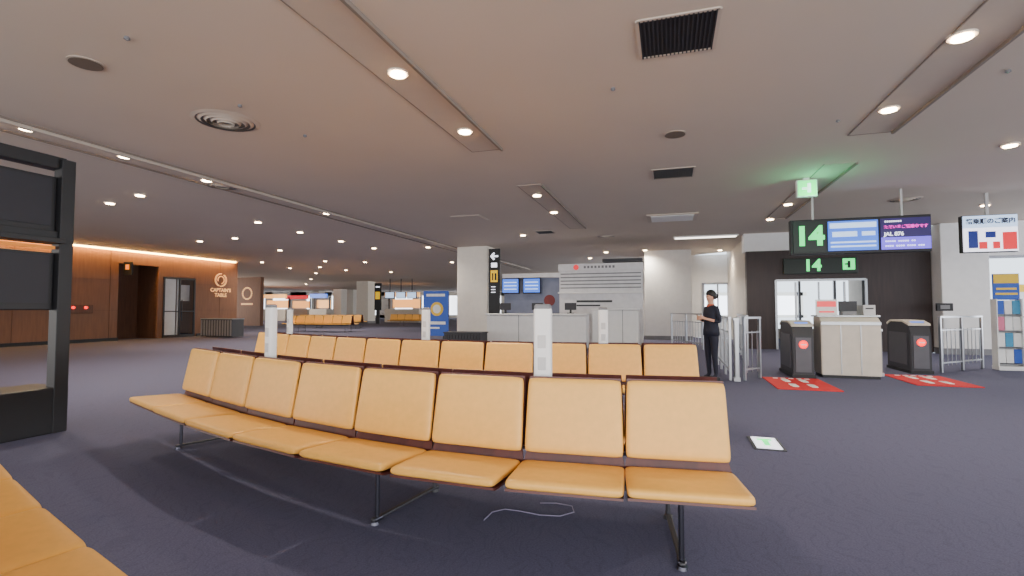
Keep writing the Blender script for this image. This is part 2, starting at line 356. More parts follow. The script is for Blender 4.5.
for x,y,r in ((86,63,0.13),(675,134,0.13)):
    p=at_z(x,y,CZ); e=thing('ceiling_speaker','small round brown ceiling speaker grille','speaker',p)
    cyls('speaker_grille',[((0,0,-0.008),r,r*.9,0.016)],mat('speaker_brown',(110,98,86),.7),e)
    cyls('speaker_rim',[((0,0,-0.004),r*1.12,r*1.1,0.008)],M_ceil2,e)
for x,y in ((127,37),(305,135),(613,88),(1008,70),(240,105),(838,120)):
    p=at_z(x,y,CZ); cyls('sprinkler_head',[((0,0,-0.01),0.025,0.02,0.02),((0,0,-0.02),0.01,0.014,0.02)],M_grey,None,p,n=12,label='tiny round sprinkler head on ceiling',category='sprinkler',group='ceiling sprinklers')
p=at_z(672,217,CZ); e=thing('ceiling_access_panel','pale square ceiling air panel','panel',p)
boxes('panel_frame',[((0,0,-0.015),(1.2,1.0,0.03))],M_ceil2,e,bev=.005); boxes('panel_plate',[((0,0,-0.035),(1.0,0.8,0.02))],M_white,e,bev=.005)
for x,y in ((470,218),):
    p=at_z(x,y,CZ); e=thing('ceiling_access_panel','pale square ceiling hatch','panel',p)
    boxes('panel_frame',[((0,0,-0.004),(0.75,0.75,0.008))],M_ceil2,e); boxes('panel_plate',[((0,0,-0.008),(0.7,0.7,0.012))],M_ceil,e)
p=at_z(705,236,CZ); e=thing('ceiling_light_strip','long glowing linear ceiling lamp','light',p)
boxes('lamp_housing',[((0,0,-0.02),(1.9,0.34,0.04))],M_white,e,bev=.006); boxes('lamp_diffuser',[((0,0,-0.045),(1.8,0.26,0.02))],M_strip,e)
p=at_z(806,178,CZ); e=thing('exit_sign','small green lit exit sign hanging from ceiling','sign',p)
boxes('sign_housing',[((0,0,-0.19),(0.32,0.10,0.30)),((0,0,-0.02),(0.10,0.06,0.06))],M_white,e,bev=.01)
boxes('sign_face',[((0,-0.055,-0.19),(0.28,0.02,0.26))],M_green,e)
boxes('running_figure',[((0.03,-0.068,-0.19),(0.05,0.01,0.16)),((-0.04,-0.068,-0.20),(0.08,0.01,0.03))],M_wled,e)
ld=bpy.data.lights.new('green','POINT'); ld.energy=12; ld.color=(0.1,1.0,0.45); ld.shadow_soft_size=0.03
lo=bpy.data.objects.new('green_lamp',ld); col.objects.link(lo); lo.location=(p.x+0.0,p.y-0.35,CZ-0.42)
# ---------- benches ----------
def cushion_bm(w,d,t,taper=0.0,nx=16,ny=14,n=22,bulge=0.003):
    bm=bmesh.new(); top=[];bot=[]
    def f(i,N): 
        a=-1+2*i/N
        return math.copysign(1-(1-abs(a))**2.4,a)
    for j in range(ny+1):
        v=f(j,ny); tr=[];br=[]
        for i in range(nx+1):
            u=f(i,nx)
            x=u*w/2*(1-0.03*abs(v)**14)*(1-taper*v); y=v*d/2*(1-0.03*abs(u)**14)
            e=max(0,(1-abs(u)**n)*(1-abs(v)**n))**0.5
            z=t/2*(0.25+0.75*e)+bulge*(1-u*u)*(1-v*v)
            edge=(i in(0,nx) or j in (0,ny))
            tr.append(bm.verts.new((x,y,t/2*0.25 if edge else z)))
            br.append(bm.verts.new((x,y,-t/2*(0.3+0.7*e))))
        top.append(tr);bot.append(br)
    for j in range(ny):
        for i in range(nx):
            bm.faces.new((top[j][i],top[j][i+1],top[j+1][i+1],top[j+1][i]))
            bm.faces.new((bot[j][i],bot[j+1][i],bot[j+1][i+1],bot[j][i+1]))
    for i in range(nx):
        bm.faces.new((top[0][i],bot[0][i],bot[0][i+1],top[0][i+1])); bm.faces.new((top[ny][i],top[ny][i+1],bot[ny][i+1],bot[ny][i]))
    for j in range(ny):
        bm.faces.new((top[j][0],top[j+1][0],bot[j+1][0],bot[j][0])); bm.faces.new((top[j][nx],bot[j][nx],bot[j+1][nx],top[j+1][nx]))
    return bm
def keep_mesh(bm,m,smooth=True):
    o=finish('proto',bm,m,smooth=smooth); me=o.data; bpy.data.objects.remove(o); return me
PW=0.53
bm=cushion_bm(0.528,0.39,0.042)
bmesh.ops.rotate(bm,verts=bm.verts[:],cent=(0,0,0),matrix=Matrix.Rotation(math.radians(-2.5),3,'X')); bmesh.ops.translate(bm,verts=bm.verts[:],vec=(0,-0.21,0.415))
ME_seat=keep_mesh(bm,M_leather)
bm=cushion_bm(0.504,0.38,0.038,0.02)
bmesh.ops.rotate(bm,verts=bm.verts[:],cent=(0,0,0),matrix=Matrix.Rotation(math.radians(79.5),3,'X')); bmesh.ops.translate(bm,verts=bm.verts[:],vec=(0,0.040,0.645))
ME_back=keep_mesh(bm,M_leather)
def shell_bm():
    pts=[(0.097,0.838),(0.087,0.76),(0.068,0.64),(0.048,0.52),(0.038,0.46),(0.02,0.41),(-0.03,0.390),(-0.2,0.385),(-0.33,0.384),(-0.375,0.391),(-0.395,0.398)]
    bm=bmesh.new(); rows=[]
    t=0.011
    for k,(y,z) in enumerate(pts):
        a=Vector(pts[max(k-1,0)]); b=Vector(pts[min(k+1,len(pts)-1)]); tn=(b-a).normalized(); nn=Vector((tn.y,-tn.x))
        w=0.50 if k<5 else 0.524
        if k==0: w=0.49
        rows.append([bm.verts.new((sx*w/2,y+nn.x*s*t/2,z+nn.y*s*t/2)) for sx,s in ((-1,-1),(1,-1),(1,1),(-1,1))])
    for k in range(len(rows)-1):
        for q in range(4): bm.faces.new((rows[k][q],rows[k][(q+1)%4],rows[k+1][(q+1)%4],rows[k+1][q]))
    bm.faces.new(rows[0]); bm.faces.new(rows[-1][::-1])
    return bm
ME_shell=keep_mesh(shell_bm(),M_maroon,False)
bm=bmesh.new(); addcyl(bm,(0,-0.10,0.19),0.013,0.013,0.34); addbox(bm,(0,-0.10,0.36),(0.08,0.06,0.03),0.005)
addbox(bm,(0,-0.10,0.025),(0.04,0.06,0.022),0.008); addcyl(bm,(0,-0.12,0.008),0.026,0.022,0.016)
ME_leg=keep_mesh(bm,M_chrome,False)
bm=bmesh.new(); addbox(bm,(0,0.17,0.026),(0.03,0.62,0.016),0.006); addcyl(bm,(0,0.45,0.01),0.028,0.024,0.02); addcyl(bm,(0,0.44,0.19),0.013,0.013,0.34)
ME_foot=keep_mesh(bm,M_char,False)
def bench(start,heads,pitch,label,legs,double=True,flip=False,group='yellow lounge bench rows',posts=()):
    pts=[Vector((start[0],start[1],0))]
    if not isinstance(pitch,(list,tuple)): pitch=[pitch]*len(heads)
    for h,pc_ in zip(heads,pitch):
        a=math.radians(h); pts.append(pts[-1]+Vector((-math.cos(a),math.sin(a),0))*pc_)
    hs=[];sc=[]
    for i in range(len(pts)):
        if i==0: h=heads[0]; s=pitch[0]
        elif i==len(pts)-1: h=heads[-1]; s=pitch[-1]
        else: h=(heads[i-1]+heads[i])/2; s=(pitch[i-1]+pitch[i])/2
        hs.append(math.radians(h)+(math.pi if flip else 0)); sc.append(s/PW)
    O=pts[len(pts)//2]
    e=thing('lounge_bench',label,'bench',O,0,group)
    def put(me,nm,i,dy=0.0,rot=0.0,scale=True):
        o=bpy.data.objects.new(nm,me); col.objects.link(o); o.parent=e
        R=Matrix.Rotation(-hs[i],3,'Z')
        o.location=pts[i]-O+R@Vector((0,dy,0)); o.rotation_euler=(0,0,-hs[i]+rot)
        if scale: o.scale=(sc[i],1,1)
        return o
    for i in range(len(pts)):
        put(ME_seat,'seat_cushion',i); put(ME_back,'backrest_cushion',i); put(ME_shell,'seat_shell',i)
        if double:
            put(ME_seat,'seat_cushion',i,0.34,math.pi); put(ME_back,'backrest_cushion',i,0.34,math.pi); put(ME_shell,'seat_shell',i,0.34,math.pi)
    for i in legs:
        put(ME_leg,'leg',i,scale=False)
        if double: put(ME_foot,'leg_foot',i,scale=False)
    def line(dy):
        L=[]
        for i in range(len(pts)):
            R=Matrix.Rotation(-hs[i],3,'Z'); L.append(pts[i]-O+R@Vector((0,dy,0.362)))
        a=(L[0]-L[1]).normalized(); L.insert(0,L[0]+a*0.2); b=(L[-1]-L[-2]).normalized(); L.append(L[-1]+b*0.2)
        return L
    sweep_rect('beam',line(-0.12),0.06,0.03,M_char,e)
    if double: sweep_rect('beam',line(0.46),0.06,0.03,M_char,e)
    for i,f,top in posts:
        h=hs[i]*(1-f)+hs[i+1]*f
        R=Matrix.Rotation(-h,3,'Z'); q=pts[i].lerp(pts[i+1],f)+R@Vector((0,0.17,0))-O
        b=boxes('charging_post',[((0,0,(top+0.36)/2),(0.10,0.06,top-0.36))],M_white,e,q,-h,bev=0.02,seg=4,label='white upright power outlet post with grey cap')
        boxes('post_cap',[((0,0,top),(0.094,0.056,0.035))],M_grey,b,bev=0.015,seg=3)
        each('power_outlet',[((0,-0.032,z),(0.045,0.006,0.07)) for z in (1.02,0.90,0.78)],M_lgrey,b,bev=0.002)
        boxes('post_bracket',[((0,0,0.37),(0.06,0.6,0.02))],M_char,b)
    return e
bench((0.81,2.48),[11,16,24,30,34,38,40],[.51,.53,.56,.60,.63,.66,.68],'long yellow leather bench with maroon shells and chrome legs',(0,3,7),posts=((1,0.36,1.21),(5,0.45,1.22)))
bench((1.62,5.10),[6,10,14,19,24,27,30,33,36,40,43],0.565,'long yellow leather bench of twelve seats, backs touching another row',(0,3,6,9,11),posts=((1,0.2,1.2),(5,0.0,1.2),(9,0.9,1.2)))
bench((-0.92,0.86),[34,35,36,37,38],0.55,'yellow leather bench seen from above at its seats',(1,4),double=False,flip=True)
bench((-8.6,26),[15]*6,0.56,'distant yellow bench row in the hall',(0,5),True,group='distant benches')
bench((-9.6,31),[15]*7,0.56,'distant yellow bench row in the hall',(0,5),True,group='distant benches')
bench((-5.0,34),[15]*6,0.56,'distant yellow bench row in the hall',(0,5),True,group='distant benches')
tube('power_cable',[at_z(x,y,0.008) for x,y in ((484,520),(492,512),(505,509),(520,511),(540,515),(560,516),(574,512),(572,506),(556,503),(540,503))],0.0035,M_cable,None,label='thin pale cable loop lying on the carpet',category='cable')
# ---------- black display rack ----------
rk=thing('display_rack','tall black steel rack holding dark display panels','display rack',Vector((-4.47,4.95,0)))
L=1.9
boxes('rack_post',[((0,0,1.34),(0.12,0.12,2.68))],M_black,rk,bev=.006)
boxes('rack_post',[((0,-L,1.34),(0.12,0.12,2.68))],M_black,rk,bev=.006)
boxes('top_beam',[((-0.05,-L/2,2.64),(0.14,L,0.12))],M_black,rk,bev=.006)
M_off=mat('off_screen',(34,34,42),0.6)
for z,h in ((2.22,0.56),(1.47,0.56)):
    boxes('display_panel',[((-0.03,-L/2,z),(0.05,L-0.12,h))],M_black,rk,bev=.01)
    boxes('panel_screen',[((0.0,-L/2,z+0.02),(0.012,L-0.22,h-0.10))],M_off,rk)
boxes('shelf',[((0.02,-L/2,1.86),(0.22,L-0.1,0.05)),((0.02,-L/2,1.92),(0.02,L-0.1,0.08))],M_black,rk,bev=.004)
boxes('shelf_strip',[((0.0,-L/2,1.80),(0.03,L-0.14,0.03))],M_orange,rk)
boxes('rack_base',[((-0.2,-L/2,0.22),(0.5,L+0.14,0.44))],M_black,rk,bev=.01)
# ---------- pillar with wayfinding sign ----------
pp=P(472,18.3)
pc=thing('structural_column','cream square column rising to the ceiling','column',pp)
boxes('column_shaft',[((0,0.6,CZ/2),(1.2,1.2,CZ))],M_pillar,pc,bev=0.02)
boxes('column_base',[((0,0.6,0.1),(1.24,1.24,0.2))],M_grey,pc)
ws=thing('wayfinding_sign','tall black sign with white arrow and yellow pictograms','sign',P(494.5,18.0))
boxes('sign_board',[((0,0,2.2),(0.42,0.08,2.35))],M_black,ws,bev=.01)
plate('arrow',[(-0.15,3.1),(-0.02,3.24),(0.03,3.20),(-0.04,3.13),(0.15,3.13),(0.15,3.07),(-0.04,3.07),(0.03,3.0),(-0.02,2.96)],0.02,M_wled,ws,(0,-0.05,0))
boxes('pictogram',[((0,-0.05,2.78),(0.22,0.01,0.16))],M_wled,ws)
boxes('pictogram',[((0,-0.05,2.38),(0.26,0.01,0.42))],M_yellow,ws)
for x,w in ((-0.05,0.05),(0.06,0.07)):
    boxes('pictogram_figure',[((x,-0.058,2.36),(w,0.01,0.26))],M_black,ws)
each('sign_lettering',[((-0.03,-0.05,2.0-0.1*i),(0.16,0.01,0.025)) for i in range(3)],M_wled,ws)
boxes('mount_post',[((-0.02,0.02,0.55),(0.3,0.06,1.1))],M_char,ws)
bp=thing('poster_stand','blue upright poster with yellow disc and white print','poster',P(436,17.3))
boxes('poster_panel',[((0,0,1.05),(0.95,0.05,1.55))],M_bluep,bp,bev=.008)
cyls('poster_disc',[((0.05,-0.03,1.2),0.24,0.24,0.012,'Y')],M_yprint,bp,n=28)
cyls('poster_disc',[((0.05,-0.038,1.2),0.15,0.15,0.012,'Y')],M_wprint,bp,n=28)
each('poster_print',[((0,-0.03,1.68),(0.7,0.01,0.09)),((0,-0.03,0.72),(0.75,0.01,0.10)),((-.1,-0.03,0.55),(0.5,0.01,0.06))],M_wprint,bp)
each('stand_foot',[((-0.3,0,0.14),(0.05,0.05,0.28)),((0.3,0,0.14),(0.05,0.05,0.28)),((-0.3,0,0.015),(0.06,0.45,0.03)),((0.3,0,0.015),(0.06,0.45,0.03))],M_char,bp)
for px,Y in ((366,42),(340,58),(352,60),(318,64)):
    e=thing('structural_column','distant cream square column','column',P(px,Y))
    boxes('column_shaft',[((0,0,CZ/2),(1.1,1.1,CZ))],M_pillar,e); boxes('column_base',[((0,0,0.1),(1.16,1.16,0.2))],M_grey,e)
ws2=thing('wayfinding_sign','black column sign with yellow pictogram','sign',P(378,40.8))
boxes('sign_board',[((0,0,2.2),(0.6,0.1,2.2))],M_black,ws2); boxes('pictogram',[((0,-0.06,2.3),(0.4,0.02,0.6))],M_yellow,ws2); boxes('arrow',[((0,-0.06,3.0),(0.35,0.02,0.1))],M_wled,ws2); boxes('mount_post',[((0,0,0.55),(0.3,0.08,1.1))],M_char,ws2)
def louver(px,Y,w,h,m,d=0.6):
    e=thing('louvred_box','low slatted box unit standing on carpet','divider',P(px,Y))
    boxes('box_body',[((0,0,h/2),(w,d,h-0.06))],M_char,e); boxes('box_top',[((0,0,h-0.02),(w+.04,d+.04,0.04))],m,e)
    boxes('box_slats',[((-w/2+0.06+(w-.12)*i/11,-d/2-0.01,h/2),(0.07,0.03,h-0.14)) for i in range(12)],m,e)
louver(223,21.5,1.7,0.80,M_grey); louver(466,15.0,1.15,0.52,M_char)
def kiosk(px,Y,w,c):
    e=thing('shop_kiosk','distant lit kiosk with coloured fascia','kiosk',P(px,Y))
    boxes('kiosk_body',[((0,0,0.6),(w,1.2,1.2))],M_beige,e); boxes('kiosk_fascia',[((0,-0.5,2.5),(w,0.2,0.4))],c,e)
    each('kiosk_post',[((-w/2+.1,0,1.2),(0.12,0.12,2.4)),((w/2-.1,0,1.2),(0.12,0.12,2.4))],M_char,e)
    boxes('kiosk_display',[((0,0.3,1.7),(w*.8,0.1,0.8))],M_warm,e)
kiosk(276,52,3.5,M_warm); kiosk(300,56,3.0,M_redscr); kiosk(322,50,2.0,M_blue); kiosk(405,46,3.5,M_warm)
for px in (390,401,412):
    e=thing('hanging_screen','distant bright hanging information screen','screen',P(px,38,2.25))
    boxes('screen_housing',[((0,0,0),(0.8,0.1,0.5)),((0,0,0.75),(0.05,0.05,1.0))],M_black,e); boxes('screen_face',[((0,-0.06,0),(0.72,0.02,0.42))],M_lblue,e)
# ---------- service counter zone ----------
C0=P(503,18.0)
c1=vx(560,C0); c2=vx(643,C0)
M_pale=mat('panel_pale_white',(226,224,226),.6)
cw=thing('counter_back_panel','grey and white panel wall behind service counters','partition',C0)
boxes('panel_grey',[((c1/2,0.2,1.15),(c1,0.15,2.3))],mat('blue_grey_panel',(128,134,156),.6),cw,bev=.01)
boxes('panel_white',[(((c1+c2)/2,0.1,1.35),(c2-c1,0.4,2.7))],M_pale,cw,bev=.01)
boxes('panel_header',[(((c1+c2)/2,-0.14,2.62),(c2-c1+.05,0.08,0.24)),((c1/2,0.05,2.38),(c1,0.3,0.16))],M_pale,cw,bev=.01)
for z in (2.40,2.28,2.16,2.04,1.92): boxes('panel_stripe',[(((c1+c2)/2,-0.115,z),(c2-c1-.1,0.03,0.035))],M_grey,cw)
boxes('panel_ledge',[(((c1+c2)/2,-0.2,1.75),(c2-c1,0.3,0.05))],M_white,cw)
boxes('panel_roof',[((c2-0.65,0.3,2.83),(1.3,1.0,0.1))],M_char,cw)
each('header_lettering',[((c1+0.9+0.12*i,-0.185,2.62),(0.07,0.01,0.08)) for i in range(9)],M_grey,cw)
cyls('header_emblem',[((c1+0.6,-0.185,2.62),0.09,0.09,0.02,'Y')],M_redscr,cw)
cyls('round_emblem',[((c1-0.4,0.11,1.5),0.20,0.20,0.03,'Y')],mat('maroon_disc',(120,40,40),.5),cw)
each('panel_lettering',[((c1+1.2,-0.115,1.46),(1.2,0.02,0.07)),((c1+1.0,-0.115,1.32),(0.8,0.02,0.05))],M_char,cw)
for i,px in enumerate((512,533)):
    b=C0+V*vx(px,C0)-U*0.14
    e=thing('information_screen','blue lit flight information screen','screen',(b.x,b.y,2.02),YAW,'counter screens')
    boxes('screen_housing',[((0,0,0),(0.64,0.08,0.56))],M_black,e,bev=.006); boxes('screen_face',[((0,-0.05,0),(0.58,0.02,0.48))],M_blue,e); each('screen_row',[((0,-0.062,0.12-0.12*k),(0.46,0.01,0.03)) for k in range(3)],M_lblue,e)
def counter(px0,px1,Y,h,label):
    O=P(px0,Y); w=vx(px1,O)
    e=thing('service_counter',label,'counter',O)
    boxes('counter_body',[((w/2,0.3,h/2-.03),(w,0.6,h-0.06))],M_white,e,bev=.01)
    boxes('counter_top',[((w/2,0.28,h-0.02),(w+.06,0.7,0.05))],M_white,e,bev=.01)
    boxes('counter_kick',[((w/2,-0.005,0.06),(w,0.02,0.12))],M_char,e)
    each('counter_joint',[((w*k/3,-0.003,h/2),(0.015,0.012,h-0.1)) for k in (1,2)],M_grey,e)
    return O,w
O,w=counter(487,586,16.0,1.05,'long white service counter with dark monitors')
for k in range(3):
    b=O+V*(w*(k+.5)/3)+U*0.3
    e=thing('desk_monitor','dark monitor standing on service counter','monitor',(b.x,b.y,1.06),YAW,'counter monitors')
    boxes('monitor_screen',[((0,0,0.22),(0.36,0.04,0.22))],M_char,e,bev=.006); boxes('monitor_stand',[((0,0.01,0.07),(0.06,0.04,0.14)),((0,0.01,0.012),(0.2,0.15,0.02))],M_black,e)
counter(592,638,15.6,1.22,'tall pale service counter block')
# ---------- gate zone ----------
def railing(a,b,h=1.05,label='stainless steel barrier railing with vertical bars'):
    a=Vector(a);b=Vector(b); d=b-a; a=a+d.normalized()*0.06; b=b-d.normalized()*0.06; d=b-a; L=d.length; yaw=math.atan2(d.y,d.x)
    e=thing('barrier_railing',label,'railing',a,yaw,'boarding gate railings')
    n=max(2,int(L/0.8)+1); m=max(1,int(L/(n-1)/0.16))
    each('railing_post',[((L*i/(n-1),0,h/2),(0.045,0.045,h)) for i in range(n)],M_steel,e,bev=.006)
    boxes('railing_bars',[((L/2,0,h),(L+.05,0.05,0.035)),((L/2,0,0.18),(L,0.025,0.025)),((L/2,0,h-0.25),(L,0.02,0.02))]+[((L*(i+.5)/(m*(n-1)),0,h/2-.05),(0.012,0.012,h-0.35)) for i in range(m*(n-1))],M_steel,e)
railing(at_z(671,345,0),at_z(704,350,0)); railing(at_z(708,352,0),at_z(731,381,0))
railing(at_z(748,366,0),at_z(738,350,0)); railing(at_z(743,381,0),at_z(762,378,0))
railing(at_z(940,373,0),at_z(984,368,0))
def endpanel(p,w,h,m,label):
    e=thing('barrier_end_post',label,'barrier',p)
    boxes('panel_body',[((0,0,h/2),(w,0.08,h))],m,e,bev=.02,seg=3); boxes('panel_trim',[((0,0,h-0.03),(w+.01,0.10,0.04))],M_steel,e); boxes('panel_foot',[((0,0,0.03),(w+.02,0.12,0.06))],M_steel,e)
endpanel(at_z(737,381,0),0.08,1.06,M_steel,'slim steel barrier end post')
endpanel(at_z(880,376,0),0.08,0.85,M_grey,'short grey bollard panel')
def gate_machine(p,label):
    e=thing('ticket_gate',label,'ticket gate',p,YAW,'automatic boarding gates')
    profile('gate_body',[(0,0.04),(0,0.72),(0.06,0.90),(0.30,0.96),(0.85,0.96),(1.0,0.90),(1.05,0.72),(1.05,0.04)],0.33,M_char,e,bev=.012)
    profile('gate_top',[(0.03,0.89),(0.05,0.93),(0.30,0.99),(0.85,0.99),(1.02,0.93),(1.02,0.89),(0.85,0.955),(0.30,0.955)],0.35,M_beige,e)
    boxes('gate_plinth',[((0,0.52,0.03),(0.37,1.08,0.06))],M_black,e,bev=.005)
    for s in (-1,1): boxes('gate_side_panel',[((s*0.17,0.52,0.45),(0.012,0.8,0.6))],M_gate,e)
    boxes('front_panel',[((0,-0.006,0.4),(0.24,0.012,0.6))],M_gate,e)
    cyls('warning_lamp',[((0,-0.022,0.58),0.07,0.065,0.03,'Y')],M_redlamp,e,n=24)
    boxes('lamp_bar',[((0,-0.03,0.58),(0.09,0.03,0.022))],M_wprint,e)
    boxes('reader_screen',[((0,0.18,0.95),(0.2,0.14,0.03))],M_blue,e)
gate_machine(at_z(804,378,0),'dark automatic boarding gate machine with red round lamp')
gate_machine(at_z(922,374,0),'dark automatic boarding gate machine beside steel railing')
dk=thing('boarding_desk','beige boarding podium with steel trim and sloped top','desk',at_z(850,378,0)-U*0.1)
profile('desk_body',[(0,0.05),(0,0.98),(0.12,1.06),(0.5,1.06),(0.5,0.05)],0.90,M_beige,dk,bev=.012)
boxes('desk_top',[((0,0.31,1.075),(0.96,0.42,0.03))],M_steel,dk,bev=.006)
boxes('desk_plinth',[((0,0.25,0.03),(0.86,0.46,0.06))],M_black,dk)
boxes('desk_front_trim',[((0,-0.006,0.95),(0.9,0.02,0.05)),((-0.15,-0.004,0.5),(0.012,0.012,0.85)),((0.15,-0.004,0.5),(0.012,0.012,0.85))],M_steel,dk)
def desk_item(name,label,cat,dx,dy,z,parts):
    b=dk.location+V*dx+U*dy+Vector((0,0,z)); e=thing(name,label,cat,b)
    for nm,it,m in parts: boxes(nm,it,m,e,bev=.003)
desk_item('desk_notice','small red and white notice on the desk','sign',-0.28,0.3,1.09,[('notice_board',[((0,0,0.14),(0.34,0.02,0.28))],M_wprint),('notice_print',[((0,-0.014,0.2),(0.3,0.006,0.1))],M_redscr),('notice_footer',[((0,-0.014,0.06),(0.24,0.006,0.03))],M_redscr)])
desk_item('desk_terminal','grey desk computer terminal','computer',0.06,0.33,1.09,[('terminal_screen',[((0,0,0.16),(0.28,0.05,0.18))],M_char),('terminal_base',[((0,0,0.035),(0.22,0.2,0.07))],M_grey)])
desk_item('desk_printer','small grey boarding pass printer','printer',0.34,0.31,1.09,[('printer_body',[((0,0,0.09),(0.18,0.3,0.18))],M_lgrey),('printer_slot',[((0,-0.155,0.12),(0.12,0.01,0.02))],M_black)])
def mat_obj(c):
    e=thing('floor_mat','red floor mat with white footprint marks','mat',c,YAW,'red gate mats')
    boxes('mat_body',[((0,0,0.006),(0.86,1.35,0.012))],M_red,e)
    for i in (-1,1):
        for y in (-0.3,0.25):
            bm=bmesh.new()
            addbox(bm,(i*0.13,y+0.05,0.014),(0.10,0.2,0.004)); addcyl(bm,(i*0.13,y+0.15,0.014),0.055,0.055,0.004); addcyl(bm,(i*0.13,y-0.10,0.014),0.045,0.045,0.004)
            finish('footprint_mark',bm,M_wprint,e)
    each('mat_lettering',[((-0.24+0.12*k,0.56,0.014),(0.07,0.07,0.004)) for k in range(5)],M_wprint,e)
mat_obj(at_z(799,384,0)); mat_obj(at_z(926,380,0)-U*.1)
fl=thing('floor_light_panel','small lit guide panel set in the carpet','floor light',at_z(766,444,0))
boxes('panel_frame',[((0,0,0.004),(0.25,0.44,0.008))],M_char,fl); boxes('panel_glow',[((0,0,0.010),(0.20,0.38,0.006))],M_wled,fl)
boxes('panel_arrow',[((0,0.0,0.015),(0.05,0.2,0.003)),((0,0.1,0.015),(0.12,0.05,0.003))],M_green,fl)
# hanging gate displays
D0=P(793,10.0,2.30)
hd=thing('hanging_gate_display','black hanging display with green gate number and two screens','display',D0)
boxes('display_housing',[((1.16,0.08,0.33),(2.36,0.14,0.70))],M_black,hd,bev=.01)
for x in (0.4,1.9): boxes('hanger_rod',[((x,0.08,0.94),(0.035,0.035,0.54))],M_lgrey,hd)
boxes('number_panel',[((0.31,-0.0,0.33),(0.56,0.03,0.62))],M_greenbox,hd)
text('gate_number','14',0.52,M_green,hd,(0.31,-0.03,0.33),0,bold=0.022)
boxes('screen_blue',[((1.06,-0.0,0.33),(0.84,0.03,0.58))],M_blue,hd)
each('screen_blue_content',[((1.06,-0.02,0.53),(0.78,0.01,0.10)),((0.92,-0.02,0.36),(0.42,0.01,0.10)),((1.06,-0.02,0.20),(0.76,0.01,0.03)),((1.06,-0.02,0.12),(0.76,0.01,0.03)),((1.32,-0.02,0.36),(0.22,0.01,0.08))],M_lblue,hd)
boxes('screen_flight',[((1.92,-0.0,0.33),(0.80,0.03,0.60))],M_blackscr,hd)
boxes('screen_flight_lower',[((1.92,-0.02,0.15),(0.79,0.01,0.23))],M_violet,hd)
text('flight_lettering','JAL 876',0.10,M_wled,hd,(1.57,-0.03,0.325),0,'LEFT',bold=.002)
text('flight_lettering','ただいまご搭乗中です',0.085,M_magenta,hd,(1.92,-0.03,0.46),0,bold=0.002,fit=0.70)
each('scroll_lettering',[((1.60+0.035*i,-0.02,0.57),(0.02,0.01,0.03)) for i in range(8)]+[((1.60+0.035*i,-0.03,0.10),(0.02,0.01,0.025)) for i in range(18) if i%5!=4]+[((1.60+0.035*i,-0.03,0.19),(0.02,0.01,0.025)) for i in range(14) if i%6!=5],M_wled,hd)
E0=P(965,9.9,2.33); ew=vx(1021,E0)
ed=thing('hanging_boarding_display','white hanging display explaining boarding order','display',E0)
boxes('display_housing',[((ew/2,0.08,0.355),(ew+.01,0.12,0.74))],M_black,ed,bev=.01)
boxes('hanger_rod',[((ew/2,0.08,0.95),(0.05,0.05,0.45))],M_lgrey,ed)
boxes('screen_header',[((ew/2,0.0,0.59),(ew-.02,0.03,0.24))],M_lblue,ed)
boxes('screen_face',[((ew/2,0.0,0.235),(ew-.02,0.03,0.47))],M_wled,ed)
text('header_lettering','搭乗順のご案内',0.15,M_ink,ed,(ew/2,-0.03,0.59),0,bold=0.004,fit=ew-0.10)
each('order_card',[((0.16,-0.02,0.24),(0.15,0.01,0.34)),((ew*0.50,-0.02,0.33),(0.16,0.01,0.12))],M_navyscr,ed)
each('order_card_red',[((ew*0.84,-0.02,0.20),(0.22,0.01,0.34)),((ew*0.36,-0.02,0.12),(0.13,0.01,0.14)),((ew*0.60,-0.02,0.12),(0.11,0.01,0.14))],M_redscr,ed)
# brochure rack
bk=thing('brochure_rack','tall white brochure rack with blue and yellow header poster','brochure rack',at_z(1009,370,0))
boxes('rack_frame',[((-0.20,0,0.7),(0.02,0.20,1.4)),((0.20,0,0.7),(0.02,0.20,1.4)),((0,0,0.04),(0.42,0.24,0.08)),((0,0.09,0.7),(0.40,0.02,1.3))],M_white,bk,bev=.004)
boxes('header_poster',[((0,0.0,1.64),(0.42,0.03,0.52))],M_bluep,bk); each('header_print',[((0,-0.02,1.80),(0.40,0.01,0.18)),((0,-0.02,1.6),(0.32,0.01,0.04)),((0,-0.02,1.5),(0.35,0.01,0.04))],M_yprint,bk)
each('rack_shelf',[((0,0,z),(0.38,0.18,0.015)) for z in (0.12,0.44,0.76,1.08)],M_grey,bk)
k=0
for z in (0.13,0.45,0.77,1.09):
    for x in (-0.127,0,0.127):
        m=[M_wprint,M_wprint,M_bluep,M_wprint,M_tealp,M_wprint,M_pink][k%7]; k+=1
        b=bk.location+V*x-U*(0.04)+Vector((0,0,z))
        o=boxes('brochure_stack',[((0,0,0.145),(0.118,0.03,0.27)),((0,-0.017,0.2),(0.09,0.004,0.05))],m,None,b,YAW,bev=.003,label='stack of printed brochures on rack shelf',category='brochure',group='brochures in the rack')
bn=thing('banner_stand','narrow white standing sign with yellow header','sign',at_z(1023,352,0))
boxes('banner_panel',[((0,0,1.1),(0.5,0.03,1.6))],M_wprint,bn,bev=.004); boxes('banner_print',[((0,-0.02,1.78),(0.46,0.01,0.2))],M_yprint,bn); boxes('banner_base',[((0,0,0.02),(0.5,0.35,0.04)),((0,0,0.2),(0.04,0.03,0.4))],M_grey,bn)
cs=thing('wall_telephone','small dark wall device on the white column','device',P(944,12.95,1.15))
boxes('device_body',[((0,0,0.1),(0.35,0.08,0.2))],M_black,cs,bev=.01); boxes('device_face',[((0,-0.045,0.1),(0.2,0.01,0.1))],M_grey,cs)
